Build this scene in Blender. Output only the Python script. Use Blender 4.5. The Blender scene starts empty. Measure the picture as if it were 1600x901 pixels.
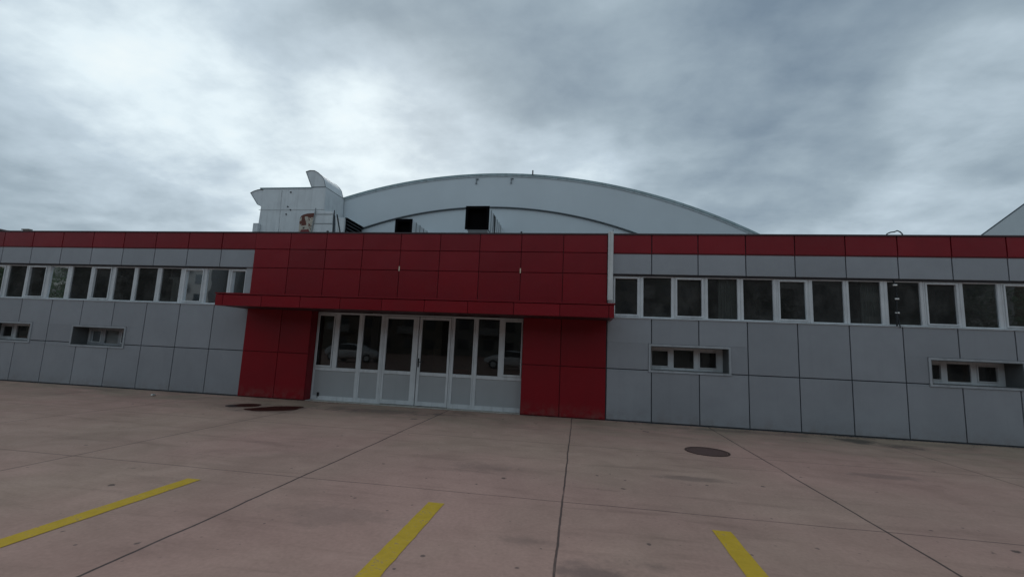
import bpy, bmesh, math, random
from mathutils import Vector, Matrix
random.seed(7)
D = bpy.data
SC = bpy.context.scene
COL = SC.collection

# ---------------------------------------------------------------- helpers
class MB:
    """collects boxes, prisms and tubes; build() links them as ONE mesh object"""
    def __init__(s): s.v = []; s.f = []
    def box(s, x0, y0, z0, x1, y1, z1, jit=0.0):
        i = len(s.v)
        j = [random.uniform(-jit, jit) for _ in range(4)] if jit else (0, 0, 0, 0)
        s.v += [(x0, y0 + j[0], z0), (x1, y0 + j[1], z0), (x1, y1, z0), (x0, y1, z0),
                (x0, y0 + j[2], z1), (x1, y0 + j[3], z1), (x1, y1, z1), (x0, y1, z1)]
        for q in ((0, 3, 2, 1), (4, 5, 6, 7), (0, 1, 5, 4), (1, 2, 6, 5), (2, 3, 7, 6), (3, 0, 4, 7)):
            s.f.append(tuple(i + k for k in q))
        return s
    def prism(s, a, b):
        """a and b: matching outlines, joined into a closed solid"""
        i = len(s.v); n = len(a)
        s.v += list(a) + list(b)
        s.f.append(tuple(i + k for k in range(n))[::-1]); s.f.append(tuple(i + n + k for k in range(n)))
        for k in range(n):
            l = (k + 1) % n
            s.f.append((i + k, i + l, i + n + l, i + n + k))
        return s
    def prism_y(s, poly, y0, y1): return s.prism([(x, y0, z) for x, z in poly], [(x, y1, z) for x, z in poly])
    def prism_x(s, poly, x0, x1): return s.prism([(x0, y, z) for y, z in poly], [(x1, y, z) for y, z in poly])
    def poly(s, pts):
        i = len(s.v); s.v += pts; s.f.append(tuple(range(i, i + len(pts)))); return s
    def tube(s, pts, r, n=8, r1=None):
        pts = [Vector(p) for p in pts]; rings = []
        for k, p in enumerate(pts):
            d = (pts[min(k + 1, len(pts) - 1)] - pts[max(k - 1, 0)]).normalized()
            a = d.cross(Vector((0, 0, 1)))
            if a.length < 1e-3: a = d.cross(Vector((1, 0, 0)))
            a.normalize(); b = d.cross(a)
            rr = r if r1 is None else r + (r1 - r) * k / (len(pts) - 1)
            i = len(s.v)
            s.v += [tuple(p + rr * (math.cos(t) * a + math.sin(t) * b)) for t in [2 * math.pi * q / n for q in range(n)]]
            rings.append(i)
        for a, b in zip(rings, rings[1:]):
            for q in range(n):
                w = (q + 1) % n
                s.f.append((a + q, a + w, b + w, b + q))
        s.f.append(tuple(rings[0] + q for q in range(n))[::-1]); s.f.append(tuple(rings[-1] + q for q in range(n)))
        return s
    def build(s, name, mat, parent=None, bevel=0.0, smooth=False):
        me = D.meshes.new(name); me.from_pydata(s.v, [], s.f)
        bm = bmesh.new(); bm.from_mesh(me)
        bmesh.ops.recalc_face_normals(bm, faces=bm.faces)
        if bevel > 0:
            ed = [e for e in bm.edges if len(e.link_faces) == 2 and e.calc_face_angle(0) > 0.6]
            bmesh.ops.bevel(bm, geom=ed, offset=bevel, segments=1, affect='EDGES', clamp_overlap=True)
        bm.to_mesh(me); bm.free()
        if smooth:
            for p in me.polygons: p.use_smooth = True
        me.materials.append(mat)
        o = D.objects.new(name, me); COL.objects.link(o)
        if parent: o.parent = parent
        return o

def tag(o, label=None, cat=None, group=None, kind=None):
    if label: o['label'] = label
    if cat: o['category'] = cat
    if group: o['group'] = group
    if kind: o['kind'] = kind
    return o

def empty(name, loc, label, cat, group=None):
    """an Empty at the thing's base; parts are built in world coordinates and keep them"""
    o = D.objects.new(name, None); COL.objects.link(o); o.location = loc; o.empty_display_size = .2
    return tag(o, label, cat, group)

def settle(root):
    """parts were modelled in world coordinates: make them relative to the thing's base"""
    off = Vector(root.location)
    for c in [o for o in D.objects if o.parent == root]:
        c.data.transform(Matrix.Translation(-off)) if c.type == 'MESH' else None
        for g in [o for o in D.objects if o.parent == c]:
            g.data.transform(Matrix.Translation(-off))

def copy_tree(o, loc, rz=None, label=None):
    r = o.copy(); COL.objects.link(r); r.location = loc
    if rz is not None: r.rotation_euler.z = rz
    if label: r['label'] = label
    for ch in [c for c in D.objects if c.parent == o]:
        k = ch.copy(); COL.objects.link(k); k.parent = r
        for g in [c for c in D.objects if c.parent == ch]:
            q = g.copy(); COL.objects.link(q); q.parent = k
    return r

def minus(rect, holes):
    """rectangle (x0,z0,x1,z1) minus rectangular holes, as a list of rectangles"""
    x0, z0, x1, z1 = rect
    hs = [h for h in holes if h[0] < x1 - 1e-4 and h[2] > x0 + 1e-4 and h[1] < z1 - 1e-4 and h[3] > z0 + 1e-4]
    if not hs: return [rect]
    h = hs[0]; out = []
    hx0, hz0, hx1, hz1 = max(h[0], x0), max(h[1], z0), min(h[2], x1), min(h[3], z1)
    if hz1 < z1 - 1e-3: out.append((x0, hz1, x1, z1))
    if hz0 > z0 + 1e-3: out.append((x0, z0, x1, hz0))
    if hx0 > x0 + 1e-3: out.append((x0, hz0, hx0, hz1))
    if hx1 < x1 - 1e-3: out.append((hx1, hz0, x1, hz1))
    res = []
    for r in out: res += minus(r, hs[1:])
    return res

# ---------------------------------------------------------------- node helpers
class NT:
    def __init__(s, tree): s.t = tree; s.n = tree.nodes; s.l = tree.links
    def new(s, typ, **kw):
        n = s.n.new(typ)
        for k, v in kw.items(): setattr(n, k, v)
        return n
    def put(s, sock, v):
        if isinstance(v, bpy.types.NodeSocket): s.l.new(v, sock)
        else: sock.default_value = v
    def m(s, op, a, b=0.0, c=0.0, clamp=False):
        n = s.new('ShaderNodeMath', operation=op, use_clamp=clamp)
        s.put(n.inputs[0], a); s.put(n.inputs[1], b); s.put(n.inputs[2], c); return n.outputs[0]
    def vm(s, op, a, b=(0, 0, 0)):
        n = s.new('ShaderNodeVectorMath', operation=op)
        s.put(n.inputs[0], a); s.put(n.inputs[1], b)
        return n.outputs['Value'] if op in ('DOT_PRODUCT', 'LENGTH', 'DISTANCE') else n.outputs[0]
    def noise(s, vec, scale, detail=4, rough=.55, dist=0.0):
        n = s.new('ShaderNodeTexNoise'); s.put(n.inputs['Vector'], vec)
        n.inputs['Scale'].default_value = scale; n.inputs['Detail'].default_value = detail
        n.inputs['Roughness'].default_value = rough; n.inputs['Distortion'].default_value = dist
        return n.outputs['Fac']
    def rng(s, v, a, b, c=0.0, d=1.0, smooth=True):
        n = s.new('ShaderNodeMapRange', interpolation_type='SMOOTHSTEP' if smooth else 'LINEAR')
        s.put(n.inputs[0], v)
        for k, q in zip((1, 2, 3, 4), (a, b, c, d)): s.put(n.inputs[k], q)
        return n.outputs[0]
    def mix(s, f, a, b):
        n = s.new('ShaderNodeMix', data_type='RGBA'); s.put(n.inputs[0], f)
        s.put(n.inputs[6], a if isinstance(a, bpy.types.NodeSocket) else tuple(a) + (1,) * (4 - len(a)))
        s.put(n.inputs[7], b if isinstance(b, bpy.types.NodeSocket) else tuple(b) + (1,) * (4 - len(b)))
        return n.outputs[2]
    def scale(s, col, f):
        n = s.new('ShaderNodeVectorMath', operation='SCALE'); s.put(n.inputs[0], col); s.put(n.inputs['Scale'], f)
        return n.outputs[0]
    def comb(s, x, y, z):
        n = s.new('ShaderNodeCombineXYZ'); s.put(n.inputs[0], x); s.put(n.inputs[1], y); s.put(n.inputs[2], z)
        return n.outputs[0]
    def sep(s, v):
        n = s.new('ShaderNodeSeparateXYZ'); s.put(n.inputs[0], v); return n.outputs
    def pos(s): return s.new('ShaderNodeNewGeometry').outputs['Position']
    def bump(s, h, strength, dist=.01):
        n = s.new('ShaderNodeBump'); s.put(n.inputs['Height'], h); n.inputs['Strength'].default_value = strength
        n.inputs['Distance'].default_value = dist; return n.outputs[0]

def material(name):
    m = D.materials.new(name); m.use_nodes = True
    t = NT(m.node_tree); b = m.node_tree.nodes['Principled BSDF']
    return m, t, b

def simple(name, col, rough=.5, metal=0.0, spec=.5, var=.12, vscale=3.0, bump=0.0, bscale=60., streak=0.0):
    """plain paint, metal or plaster with a little uneven wear"""
    m, t, b = material(name)
    p = t.pos()
    n = t.noise(p, vscale, 5, .6)
    f = t.rng(n, .3, .7, 1 - var, 1 + var, False)
    if streak:
        q = t.vm('MULTIPLY', p, (7.0, 7.0, .35))
        st = t.rng(t.noise(q, 1.0, 4, .6), .48, .72, 1.0, 1 - streak)
        f = t.m('MULTIPLY', f, st)
    t.put(b.inputs['Base Color'], t.scale(tuple(col), f))
    t.put(b.inputs['Roughness'], t.rng(n, .3, .7, rough * .9, min(1, rough * 1.12), False))
    b.inputs['Metallic'].default_value = metal; b.inputs['Specular IOR Level'].default_value = spec
    if bump: t.put(b.inputs['Normal'], t.bump(t.noise(p, bscale, 3, .6), bump, .004))
    return m

def cladding(name, col, rough, spec, pvar, emboss):
    """metal composite panels: each panel a touch different, slightly oil-canned, dusty towards its joints"""
    m, t, b = material(name)
    g = t.new('ShaderNodeNewGeometry'); p = g.outputs['Position']; r = g.outputs['Random Per Island']
    f = t.rng(r, 0, 1, 1 - pvar, 1 + pvar, False)
    d = t.noise(p, 1.1, 6, .62)
    f = t.m('MULTIPLY', f, t.rng(d, .3, .72, 1.08, .90, False))
    st = t.noise(t.vm('MULTIPLY', p, (9, 9, .45)), 1.0, 5, .65)
    f = t.m('MULTIPLY', f, t.rng(st, .5, .78, 1.0, .945))
    z = t.sep(p)[2]
    splash = t.m('MULTIPLY', t.rng(z, 0.0, .42, 1.0, 0.0), t.rng(t.noise(p, 4.5, 5, .7), .35, .7))
    c = t.mix(t.m('MULTIPLY', splash, .38), t.scale(tuple(col), f), (.17, .135, .115))
    t.put(b.inputs['Base Color'], c)
    t.put(b.inputs['Roughness'], t.rng(d, .3, .7, rough * .85, rough * 1.15, False))
    b.inputs['Specular IOR Level'].default_value = spec
    h = t.m('ADD', t.m('MULTIPLY', t.noise(p, 1.4, 2, .5), 6.0), t.m('MULTIPLY', t.noise(p, 70, 2, .5), emboss))
    t.put(b.inputs['Normal'], t.bump(h, .35, .0045))
    return m

def glass(name, tint, refl=1.0, wav=.25, film=.02):
    """thin pane: mirror-like reflection over a dim view through"""
    m, t, b = material(name)
    t.n.remove(b); out = t.n['Material Output']
    g = t.new('ShaderNodeNewGeometry'); p = g.outputs['Position']
    nrm = t.bump(t.noise(p, 1.7, 2, .5), wav, .02)
    gl = t.new('ShaderNodeBsdfGlossy'); gl.inputs['Roughness'].default_value = .015
    gl.inputs['Color'].default_value = (.92, .97, 1, 1); t.put(gl.inputs['Normal'], nrm)
    tr = t.new('ShaderNodeBsdfTransparent'); tr.inputs['Color'].default_value = tuple(tint) + (1,)
    du = t.new('ShaderNodeBsdfDiffuse'); du.inputs['Color'].default_value = (.25, .25, .24, 1)
    lw = t.new('ShaderNodeFresnel'); lw.inputs['IOR'].default_value = 1.52
    fac = t.m('MULTIPLY', t.m('MULTIPLY', lw.outputs[0], 1.9), refl, clamp=True)
    m1 = t.new('ShaderNodeMixShader'); t.put(m1.inputs[0], t.rng(t.noise(p, 2.3, 5, .7), .35, .75, film, film * 2.2 + .03)); t.l.new(tr.outputs[0], m1.inputs[1]); t.l.new(du.outputs[0], m1.inputs[2])
    m2 = t.new('ShaderNodeMixShader'); t.put(m2.inputs[0], fac); t.l.new(m1.outputs[0], m2.inputs[1]); t.l.new(gl.outputs[0], m2.inputs[2])
    t.l.new(m2.outputs[0], out.inputs[0])
    return m

GREY = cladding('grey_composite_panel', (.272, .288, .312), .33, .75, .075, .7)
RED = cladding('red_composite_panel', (.200, .0055, .0115), .34, .27, .11, .15)
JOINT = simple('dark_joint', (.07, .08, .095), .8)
REDJOINT = simple('dark_red_joint', (.085, .004, .007), .7)
REDMETAL = simple('red_sheet_metal', (.185, .006, .0115), .42, spec=.25, var=.15, vscale=1.5)
WHITE = simple('white_aluminium', (.60, .625, .64), .4, var=.1, vscale=2.5, streak=.16)
REVEAL = simple('shaded_reveal', (.11, .118, .12), .6, var=.15)  # darker than the trim: shade of the deep recess put into the colour
TRIM = simple('grey_aluminium_trim', (.34, .36, .38), .45, var=.12, streak=.2)
INFILL = simple('grey_door_panel', (.37, .385, .395), .5, var=.05, vscale=1.5, bump=.08, streak=.03)
PANE = glass('window_glass', (.45, .48, .49), .50, .05, .085)
CLEAR = glass('clear_window_glass', (.85, .87, .87), .6, .03)
LOBBY = glass('door_glass', (.22, .22, .24), .46, .03)
DARKMETAL = simple('dark_metal', (.03, .033, .037), .45, .6)
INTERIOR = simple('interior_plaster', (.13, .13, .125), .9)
FROST = simple('pale_blind', (.36, .38, .385), .85)
CURTAIN = simple('curtain_cloth', (.60, .61, .57), .9, var=.1)
HALLWALL = simple('pale_render', (.60, .665, .70), .8, var=.05, vscale=.5, bump=.08, bscale=25)
HALLRIM = simple('teal_grey_roof_edge', (.32, .42, .44), .5, var=.15, streak=.2)
SHEET = simple('galvanised_sheet', (.63, .665, .68), .5, .1, var=.08, vscale=2.2, streak=.12)
ROOFFELT = simple('roof_membrane', (.16, .16, .16), .9, var=.3)
BLACK = simple('black_opening_shade', (.006, .006, .007), .9, spec=0)  # flat black, painted shade for the inside of openings
YELLOWROOF = simple('brown_render', (.22, .19, .15), .9, var=.2)

def rusty():
    m, t, b = material('rusty_peeling_steel')
    p = t.pos()
    n = t.noise(p, 3.0, 6, .6, .6)
    c = t.mix(t.rng(t.m('SUBTRACT', n, t.rng(t.sep(p)[2], 5.72, 5.86, 0, .25)), .49, .53), (.135, .045, .032), (.50, .46, .39))
    c = t.mix(t.rng(t.noise(p, 7.5, 5, .6, .4), .60, .65), c, (.035, .02, .018))
    t.put(b.inputs['Base Color'], c); b.inputs['Roughness'].default_value = .8
    t.put(b.inputs['Normal'], t.bump(n, .4, .02)); return m
RUST = rusty()

# ---------------------------------------------------------------- ground
def plaza_mat():
    m, t, b = material('pink_concrete')
    p = t.pos(); x, y, z = t.sep(p)
    big = t.noise(p, .35, 6, .6, .3); mid = t.noise(p, 1.7, 8, .62, .5); fine = t.noise(p, 30, 4, .6)
    gr = t.noise(t.vm('ADD', p, (31, 7, 0)), .22, 4, .55)
    c = t.mix(t.rng(gr, .36, .66), (.465, .284, .234), (.425, .288, .225))
    c = t.scale(c, t.rng(big, .3, .7, 1.10, .89, False))
    c = t.scale(c, t.rng(mid, .3, .75, 1.09, .87, False))
    c = t.scale(c, t.rng(fine, .25, .75, .90, 1.09, False))
    # broad trowel and tyre smears, stretched along the building
    sm = t.noise(t.vm('MULTIPLY', p, (.55, 3.2, 1)), 1.0, 6, .65, .4)
    c = t.scale(c, t.rng(sm, .50, .76, 1.0, .76))
    # grime gathering along the foot of the building, broken up
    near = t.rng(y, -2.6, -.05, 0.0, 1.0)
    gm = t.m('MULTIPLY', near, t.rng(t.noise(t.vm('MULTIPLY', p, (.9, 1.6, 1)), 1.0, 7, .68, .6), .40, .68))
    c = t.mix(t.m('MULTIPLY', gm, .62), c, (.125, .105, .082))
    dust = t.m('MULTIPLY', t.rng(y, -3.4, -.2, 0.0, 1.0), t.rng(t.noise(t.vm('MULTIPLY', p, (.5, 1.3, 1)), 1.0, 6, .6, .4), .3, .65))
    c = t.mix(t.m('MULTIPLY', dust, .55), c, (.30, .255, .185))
    # oil and tyre stains in a few places
    ragged = t.noise(p, 6.5, 7, .68, .4)
    def spot(cx, cy, rx, ry, amt, col):
        nonlocal c
        q = t.vm('MULTIPLY', t.vm('SUBTRACT', p, (cx, cy, 0)), (1 / rx, 1 / ry, 0))
        d = t.m('ADD', t.vm('LENGTH', q), t.m('ADD', t.m('MULTIPLY', t.m('SUBTRACT', mid, .5), 2.6), t.m('MULTIPLY', t.m('SUBTRACT', ragged, .5), 1.8)))
        c = t.mix(t.m('MULTIPLY', t.rng(d, .2, 1.2, 1.0, 0.0), amt), c, col)
    dk = (.115, .09, .078)
    for a in ((-4.6, -.9, 1.5, .5, .55, dk), (-3.0, -.75, .6, .22, .6, dk), (-5.6, -1.1, .5, .25, .45, dk), (5.5, -.55, .55, .35, .8, (.06, .055, .05)),
              (6.1, -.9, .5, .3, .6, (.07, .06, .055)), (3.5, -.35, 2.0, .25, .5, dk), (.2, -7.45, .32, .22, .55, (.12, .09, .085)), (.62, -7.2, .2, .1, .45, dk),
              (-6.25, -6.9, .22, .06, .75, (.1, .085, .08)), (-.35, -7.0, .25, .12, .35, dk), (1.45, -4.6, .5, .12, .45, dk), (-1.1, -4.9, .5, .25, .3, dk),
              (-2.2, -6.9, .6, .3, .28, dk), (4.2, -3.6, .6, .15, .4, dk), (-7.5, -1.45, .75, .5, .4, dk), (-6.6, -1.6, .9, .65, .45, dk)):
        spot(*a)
    # small dark chips, gum and leaf stains
    def specks(scale, thr, r, off, col, amt):
        nonlocal c
        v = t.new('ShaderNodeTexVoronoi', feature='F1'); t.put(v.inputs['Vector'], t.vm('ADD', p, off)); v.inputs['Scale'].default_value = scale
        h = t.sep(v.outputs['Color'])[0]
        d = t.m('ADD', v.outputs['Distance'], t.m('MULTIPLY', t.m('SUBTRACT', t.noise(p, 14, 3, .6), .5), .14))
        k = t.m('MULTIPLY', t.rng(d, r * .55, r, 1.0, 0.0), t.m('GREATER_THAN', h, thr))
        c = t.mix(t.m('MULTIPLY', k, amt), c, col)
    specks(1.3, .52, .055, (3.1, 1.7, 0), (.075, .058, .054), .8)
    specks(2.9, .72, .075, (.4, 5.2, 0), (.10, .075, .07), .75)
    specks(.6, .62, .07, (8.2, 2.9, 0), (.11, .085, .08), .6)
    specks(11., .80, .13, (2.4, 4.2, 0), (.12, .09, .08), .45)
    specks(6.0, .80, .10, (1.4, .2, 0), (.09, .07, .065), .7)
    # sawn joints, slightly crooked
    wob = t.m('MULTIPLY', t.m('SUBTRACT', t.noise(p, .9, 4, .6), .5), .055)
    def joint(coord, at, w, amt, col=(.075, .056, .052)):
        nonlocal c
        d = t.m('ABSOLUTE', t.m('ADD', t.m('SUBTRACT', coord, at), wob))
        k = t.rng(d, w * .5, w, 1.0, 0.0)
        k = t.m('MULTIPLY', k, t.rng(t.noise(p, 1.3, 4, .6), .25, .5, .55, 1.0))
        c = t.mix(t.m('MULTIPLY', k, amt), c, col)
    for at in (-12.3, -9.25, -6.17, 5.97, 8.98): joint(x, at, .016, .7)
    joint(x, -3.10, .016, .95); joint(x, 2.885, .016, .9); joint(x, -.135, .013, .88)
    for at in (-3.04, -5.95, -9.0, -12.0): joint(y, at, .013, .62)
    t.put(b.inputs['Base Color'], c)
    t.put(b.inputs['Roughness'], t.rng(mid, .3, .7, .62, .82, False)); b.inputs['Specular IOR Level'].default_value = .10
    h = t.m('ADD', t.m('MULTIPLY', fine, .5), t.noise(p, 120, 2, .5))
    t.put(b.inputs['Normal'], t.bump(h, .22, .003))
    return m

g = MB().poly([(-400, -400, 0), (400, -400, 0), (400, 400, 0), (-400, 400, 0)]).build('plaza', plaza_mat())
tag(g, kind='structure')

def paint_mat():
    m, t, b = material('worn_yellow_paint')
    p = t.pos(); n = t.noise(p, 9, 6, .65); w = t.noise(p, 42, 4, .7)
    c = t.scale((.60, .385, .040), t.rng(n, .3, .7, .88, 1.08, False))
    c = t.mix(t.rng(t.m('ADD', t.m('MULTIPLY', n, .5), t.m('MULTIPLY', w, .5)), .545, .62, 0, .75), c, (.36, .235, .15))
    t.put(b.inputs['Base Color'], c); b.inputs['Roughness'].default_value = .75; b.inputs['Specular IOR Level'].default_value = .1; return m
PAINT = paint_mat()
for x0, lab in ((-4.17, 'yellow parking line nearest the left edge of the photo, ending short of the thin joint'),
                (-1.445, 'yellow parking line painted in front of the glazed entrance doors, middle of three'),
                (1.225, 'yellow parking line in the foreground below the brown manhole cover')):
    pts_l, pts_r = [], []
    N = 60
    for k in range(N + 1):
        yy = -6.345 - 4.9 * k / N
        pts_l.append((x0 + random.uniform(-.003, .003), yy, .004)); pts_r.append((x0 + .162 + random.uniform(-.003, .003), yy, .004))
    mb = MB()
    for k in range(N):
        i = len(mb.v); mb.v += [pts_l[k], pts_r[k], pts_r[k + 1], pts_l[k + 1]]; mb.f.append((i, i + 1, i + 2, i + 3))
    tag(mb.build('parking_line', PAINT), lab, 'painted line', 'yellow parking lines on the concrete')

def puddle_mat():
    m, t, b = material('dirty_puddle_water')
    n = t.noise(t.pos(), 4, 4, .6)
    t.put(b.inputs['Base Color'], t.mix(n, (.022, .009, .007), (.04, .020, .015)))
    b.inputs['Roughness'].default_value = .34; b.inputs['Specular IOR Level'].default_value = .04; return m
PUD = puddle_mat()
for cx, cy, a, bb, rot, lab in ((-7.52, -1.36, .36, .27, .8, 'smaller dark puddle left of the other puddle, by the left red pillar'),
                                (-6.64, -1.50, .58, .36, .85, 'larger dark reddish puddle in front of the left red pillar')):
    pts = []
    for k in range(48):
        th = 2 * math.pi * k / 48
        rr = 1 + .07 * math.sin(3 * th + cx) + .05 * math.sin(5 * th + 1) + random.uniform(-.012, .012)
        u, v = a * rr * math.cos(th), bb * rr * math.sin(th)
        pts.append((cx + u * math.cos(rot) - v * math.sin(rot), cy + u * math.sin(rot) + v * math.cos(rot)))
    mb = MB().prism([(q[0], q[1], -.01) for q in pts], [(q[0], q[1], .005) for q in pts])
    tag(mb.build('puddle', PUD), lab, 'puddle', 'puddles by the left red pillar')

# manhole cover
def iron_mat():
    m, t, b = material('rusty_cast_iron')
    p = t.pos(); n = t.noise(p, 6, 6, .65)
    t.put(b.inputs['Base Color'], t.mix(n, (.095, .056, .050), (.15, .094, .084))); b.inputs['Roughness'].default_value = .85; b.inputs['Specular IOR Level'].default_value = .1
    w = t.new('ShaderNodeTexChecker'); t.put(w.inputs['Vector'], p); w.inputs['Scale'].default_value = 22
    t.put(b.inputs['Normal'], t.bump(t.m('ADD', w.outputs['Fac'], n), .5, .006)); return m
IRON = iron_mat()
mh = empty('manhole_cover', (2.13, -2.76, 0), 'round rusty brown manhole cover set in the concrete right of the entrance', 'manhole cover')
def disc(r0, r1, z0, z1, n=56):
    m = MB()
    for k in range(n):
        a, b2 = 2 * math.pi * k / n, 2 * math.pi * (k + 1) / n
        o = lambda r, t_, z: (2.13 + r * math.cos(t_), -2.76 + r * math.sin(t_), z)
        if r0 == 0: m.poly([o(0, 0, z1), o(r1, a, z1), o(r1, b2, z1)])
        else: m.poly([o(r0, a, z1), o(r1, a, z1), o(r1, b2, z1), o(r0, b2, z1)])
        m.poly([o(r1, a, z0), o(r1, b2, z0), o(r1, b2, z1), o(r1, a, z1)])
    return m
disc(0, .305, 0, .006).build('lid', IRON, mh); disc(.312, .35, 0, .008).build('rim', simple('rusty_rim', (.085, .052, .045), .85, spec=.15, var=.3, vscale=8), mh)
settle(mh)

# scraps
mb = MB()
for k in range(7):
    cx, cy = -10.44 + random.uniform(-.05, .05), -.87 + random.uniform(-.04, .04)
    a = random.uniform(0, 3); s_ = random.uniform(.03, .06)
    mb.poly([(cx + s_ * math.cos(a + q), cy + s_ * math.sin(a + q), .006 + random.uniform(0, .05)) for q in (0, 1.4, 3.1, 4.6)])
tag(mb.build('paper_scrap', simple('white_paper', (.75, .75, .72), .8)), 'crumpled white scrap of paper on the concrete by the left grey wall', 'litter')
mb = MB()
for k in range(520):
    cx = random.choice((random.uniform(-18, 9.5), random.gauss(-6.3, .5), random.gauss(5.6, .6), random.uniform(.7, 9.3)))
    if -6.94 < cx < -1.36 and random.random() < .4: continue
    cy = -.03 - abs(random.gauss(0, .10)); a = random.uniform(0, 6.3); q_ = random.uniform(.006, .026)
    mb.poly([(cx + q_ * math.cos(a + w_), cy + q_ * math.sin(a + w_) * .7, .005 + .006 * random.random()) for w_ in (0, 1.3, 2.9, 4.4)])
tag(mb.build('leaf_litter', simple('grey_brown_litter', (.12, .095, .075), .9, var=.6, vscale=9)), kind='stuff')

# ---------------------------------------------------------------- the entrance building
BLD = empty('entrance_building', (0, 0, 0), 'long low building clad in grey panels with a red parapet and red entrance block', 'building')
XL, XR = -22.5, 14.2                      # ends of the two wings
CX0, CX1 = -8.83, .625                     # red entrance block
Z1, ZS, ZU, ZR, ZT = 1.187, 2.388, 3.432, 3.926, 4.403
LOWWIN = [(-17.40, 1.155, -15.72, 1.655), (-14.255, 1.125, -12.555, 1.635), (1.635, 1.195, 3.345, 1.75), (7.39, 1.185, 9.09, 1.70)]
LOWWIN += [(-20.5, 1.155, -18.8, 1.655), (12.2, 1.185, 13.8, 1.70)]
holes = list(LOWWIN) + [(XL + .5, ZS, CX0, ZU), (CX1, ZS, XR - .4, ZU), (-6.9455, -1, -1.3545, 2.32)]
mb = MB()
for (a, b_, c_, d_) in minus((XL, 0, XR, ZT - .02), holes): mb.box(a, .03, b_, c_, .26, d_)
mb.build('wall', JOINT, BLD)
G2 = .011
def panels(cols, rows, y0, y1, hls=(), jit=.0016):
    m = MB()
    for x0, x1 in zip(cols, cols[1:]):
        for z0, z1 in rows:
            for (a, b_, c_, d_) in minus((x0 + G2, z0 + G2, x1 - G2, z1 - G2), hls):
                if c_ - a > .01 and d_ - b_ > .01: m.box(a, y0, b_, c_, y1, d_, jit)
    return m
lcols = [CX0 + .012] + [-8.801 - 1.0551 * k for k in range(1, 14)]; lcols = sorted(lcols)
rcols = [CX1 + .012] + [1.6555 + 1.04996 * k for k in range(0, 13)]
LOWH = [(a - .05, b_ - .05, c_ + .05, d_ + .05) for a, b_, c_, d_ in LOWWIN]
panels(lcols, [(.025, Z1), (Z1, ZS + G2)], 0, .03, LOWH).build('grey_cladding', GREY, BLD, .003)
panels(lcols, [(ZU - G2, ZR)], 0, .03).build('grey_cladding', GREY, BLD, .003)
panels(rcols, [(.025, Z1), (Z1, ZS + G2)], 0, .03, LOWH).build('grey_cladding', GREY, BLD, .003)
panels(rcols, [(ZU - G2, ZR)], 0, .03).build('grey_cladding', GREY, BLD, .003)
panels(lcols, [(ZR + .004, ZT + G2 - .025)], -.012, .03).build('red_parapet', RED, BLD, .003)
panels(rcols, [(ZR + .004, ZT + G2 - .025)], -.012, .03).build('red_parapet', RED, BLD, .003)
# the red block
ccols = [CX0, -7.78, -6.73, -5.69, -4.64, -3.58, -2.54, -1.48, -.44, CX1]
G2 = .008
mb = MB().box(CX0, .012, 2.32, CX1, .03, ZT - .03)
mb.box(CX0, .012, .0, -6.94, .03, 2.32); mb.box(-1.36, .012, 0, CX1, .03, 2.32)
mb.build('red_backing', REDJOINT, BLD)
panels(ccols, [(2.60, 3.42), (3.42, 3.935), (3.935, ZT - .017)], -.016, .012).build('red_cladding', RED, BLD, .003)
panels([CX0, -7.80, -6.94], [(.02, Z1), (Z1, 2.34)], -.016, .012).build('red_pillar', RED, BLD, .003)
panels([-1.36, -.44, CX1], [(.02, Z1), (Z1, 2.34)], -.016, .012).build('red_pillar', RED, BLD, .003)
for x0, x1 in ((-6.950, -6.937), (-1.363, -1.350)):
    MB().box(x0, .0135, .02, x1, .266, 2.318).build('red_jamb', REDMETAL, BLD)
# capping along the parapet, its far left end lifted
mb = MB().box(-17.05, -.035, ZT - .02, XR, .30, ZT + .012)
mb.build('capping', simple('dark_capping', (.06, .035, .04), .45), BLD)
mb = MB(); pr = None
for k in range(9):
    xx = -17.06 - .12 * k; hh = ZT + .075 * (1 - math.cos(min(1, k / 5) * math.pi)) / 2
    q = [(xx, -.035, hh - .03), (xx, .30, hh - .03), (xx, .30, hh + .012), (xx, -.035, hh + .012)]
    if pr:
        mb.prism(pr, q)
    pr = q
mb.box(XL, -.035, ZT + .045, -18.03, .30, ZT + .087)
mb.box(XL, -.012, ZT - .03, -17.6, .03, ZT + .05)
mb.build('lifted_capping', D.materials['dark_capping'], BLD)
# dark gap lines between parapet and grey band
for a, b_ in ((XL, CX0), (CX1, XR)): MB().box(a, -.004, ZR - .014, b_, .03, ZR + .014).build('drip_strip', REDJOINT, BLD)
# roof slab, ends and inside
MB().box(XL, .26, 4.02, XR, 8.0, 4.16).build('roof', ROOFFELT, BLD)
MB().box(XL, .26, 0, XL + .2, 8, 4.02).box(XR - .2, .26, 0, XR, 8, 4.02).box(XL, 8.0, 0, XR, 8.2, 4.16).build('end_wall', GREY, BLD)
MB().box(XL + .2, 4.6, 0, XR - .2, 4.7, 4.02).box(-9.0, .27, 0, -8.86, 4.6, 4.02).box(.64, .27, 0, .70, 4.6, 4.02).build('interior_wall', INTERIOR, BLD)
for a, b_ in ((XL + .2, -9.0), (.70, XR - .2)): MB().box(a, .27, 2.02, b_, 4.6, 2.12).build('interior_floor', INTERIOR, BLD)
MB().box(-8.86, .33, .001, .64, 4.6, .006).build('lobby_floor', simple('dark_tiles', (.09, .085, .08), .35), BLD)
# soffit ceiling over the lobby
MB().box(-8.86, .30, 2.5, .64, 4.6, 2.56).build('lobby_ceiling', INTERIOR, BLD)

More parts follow.
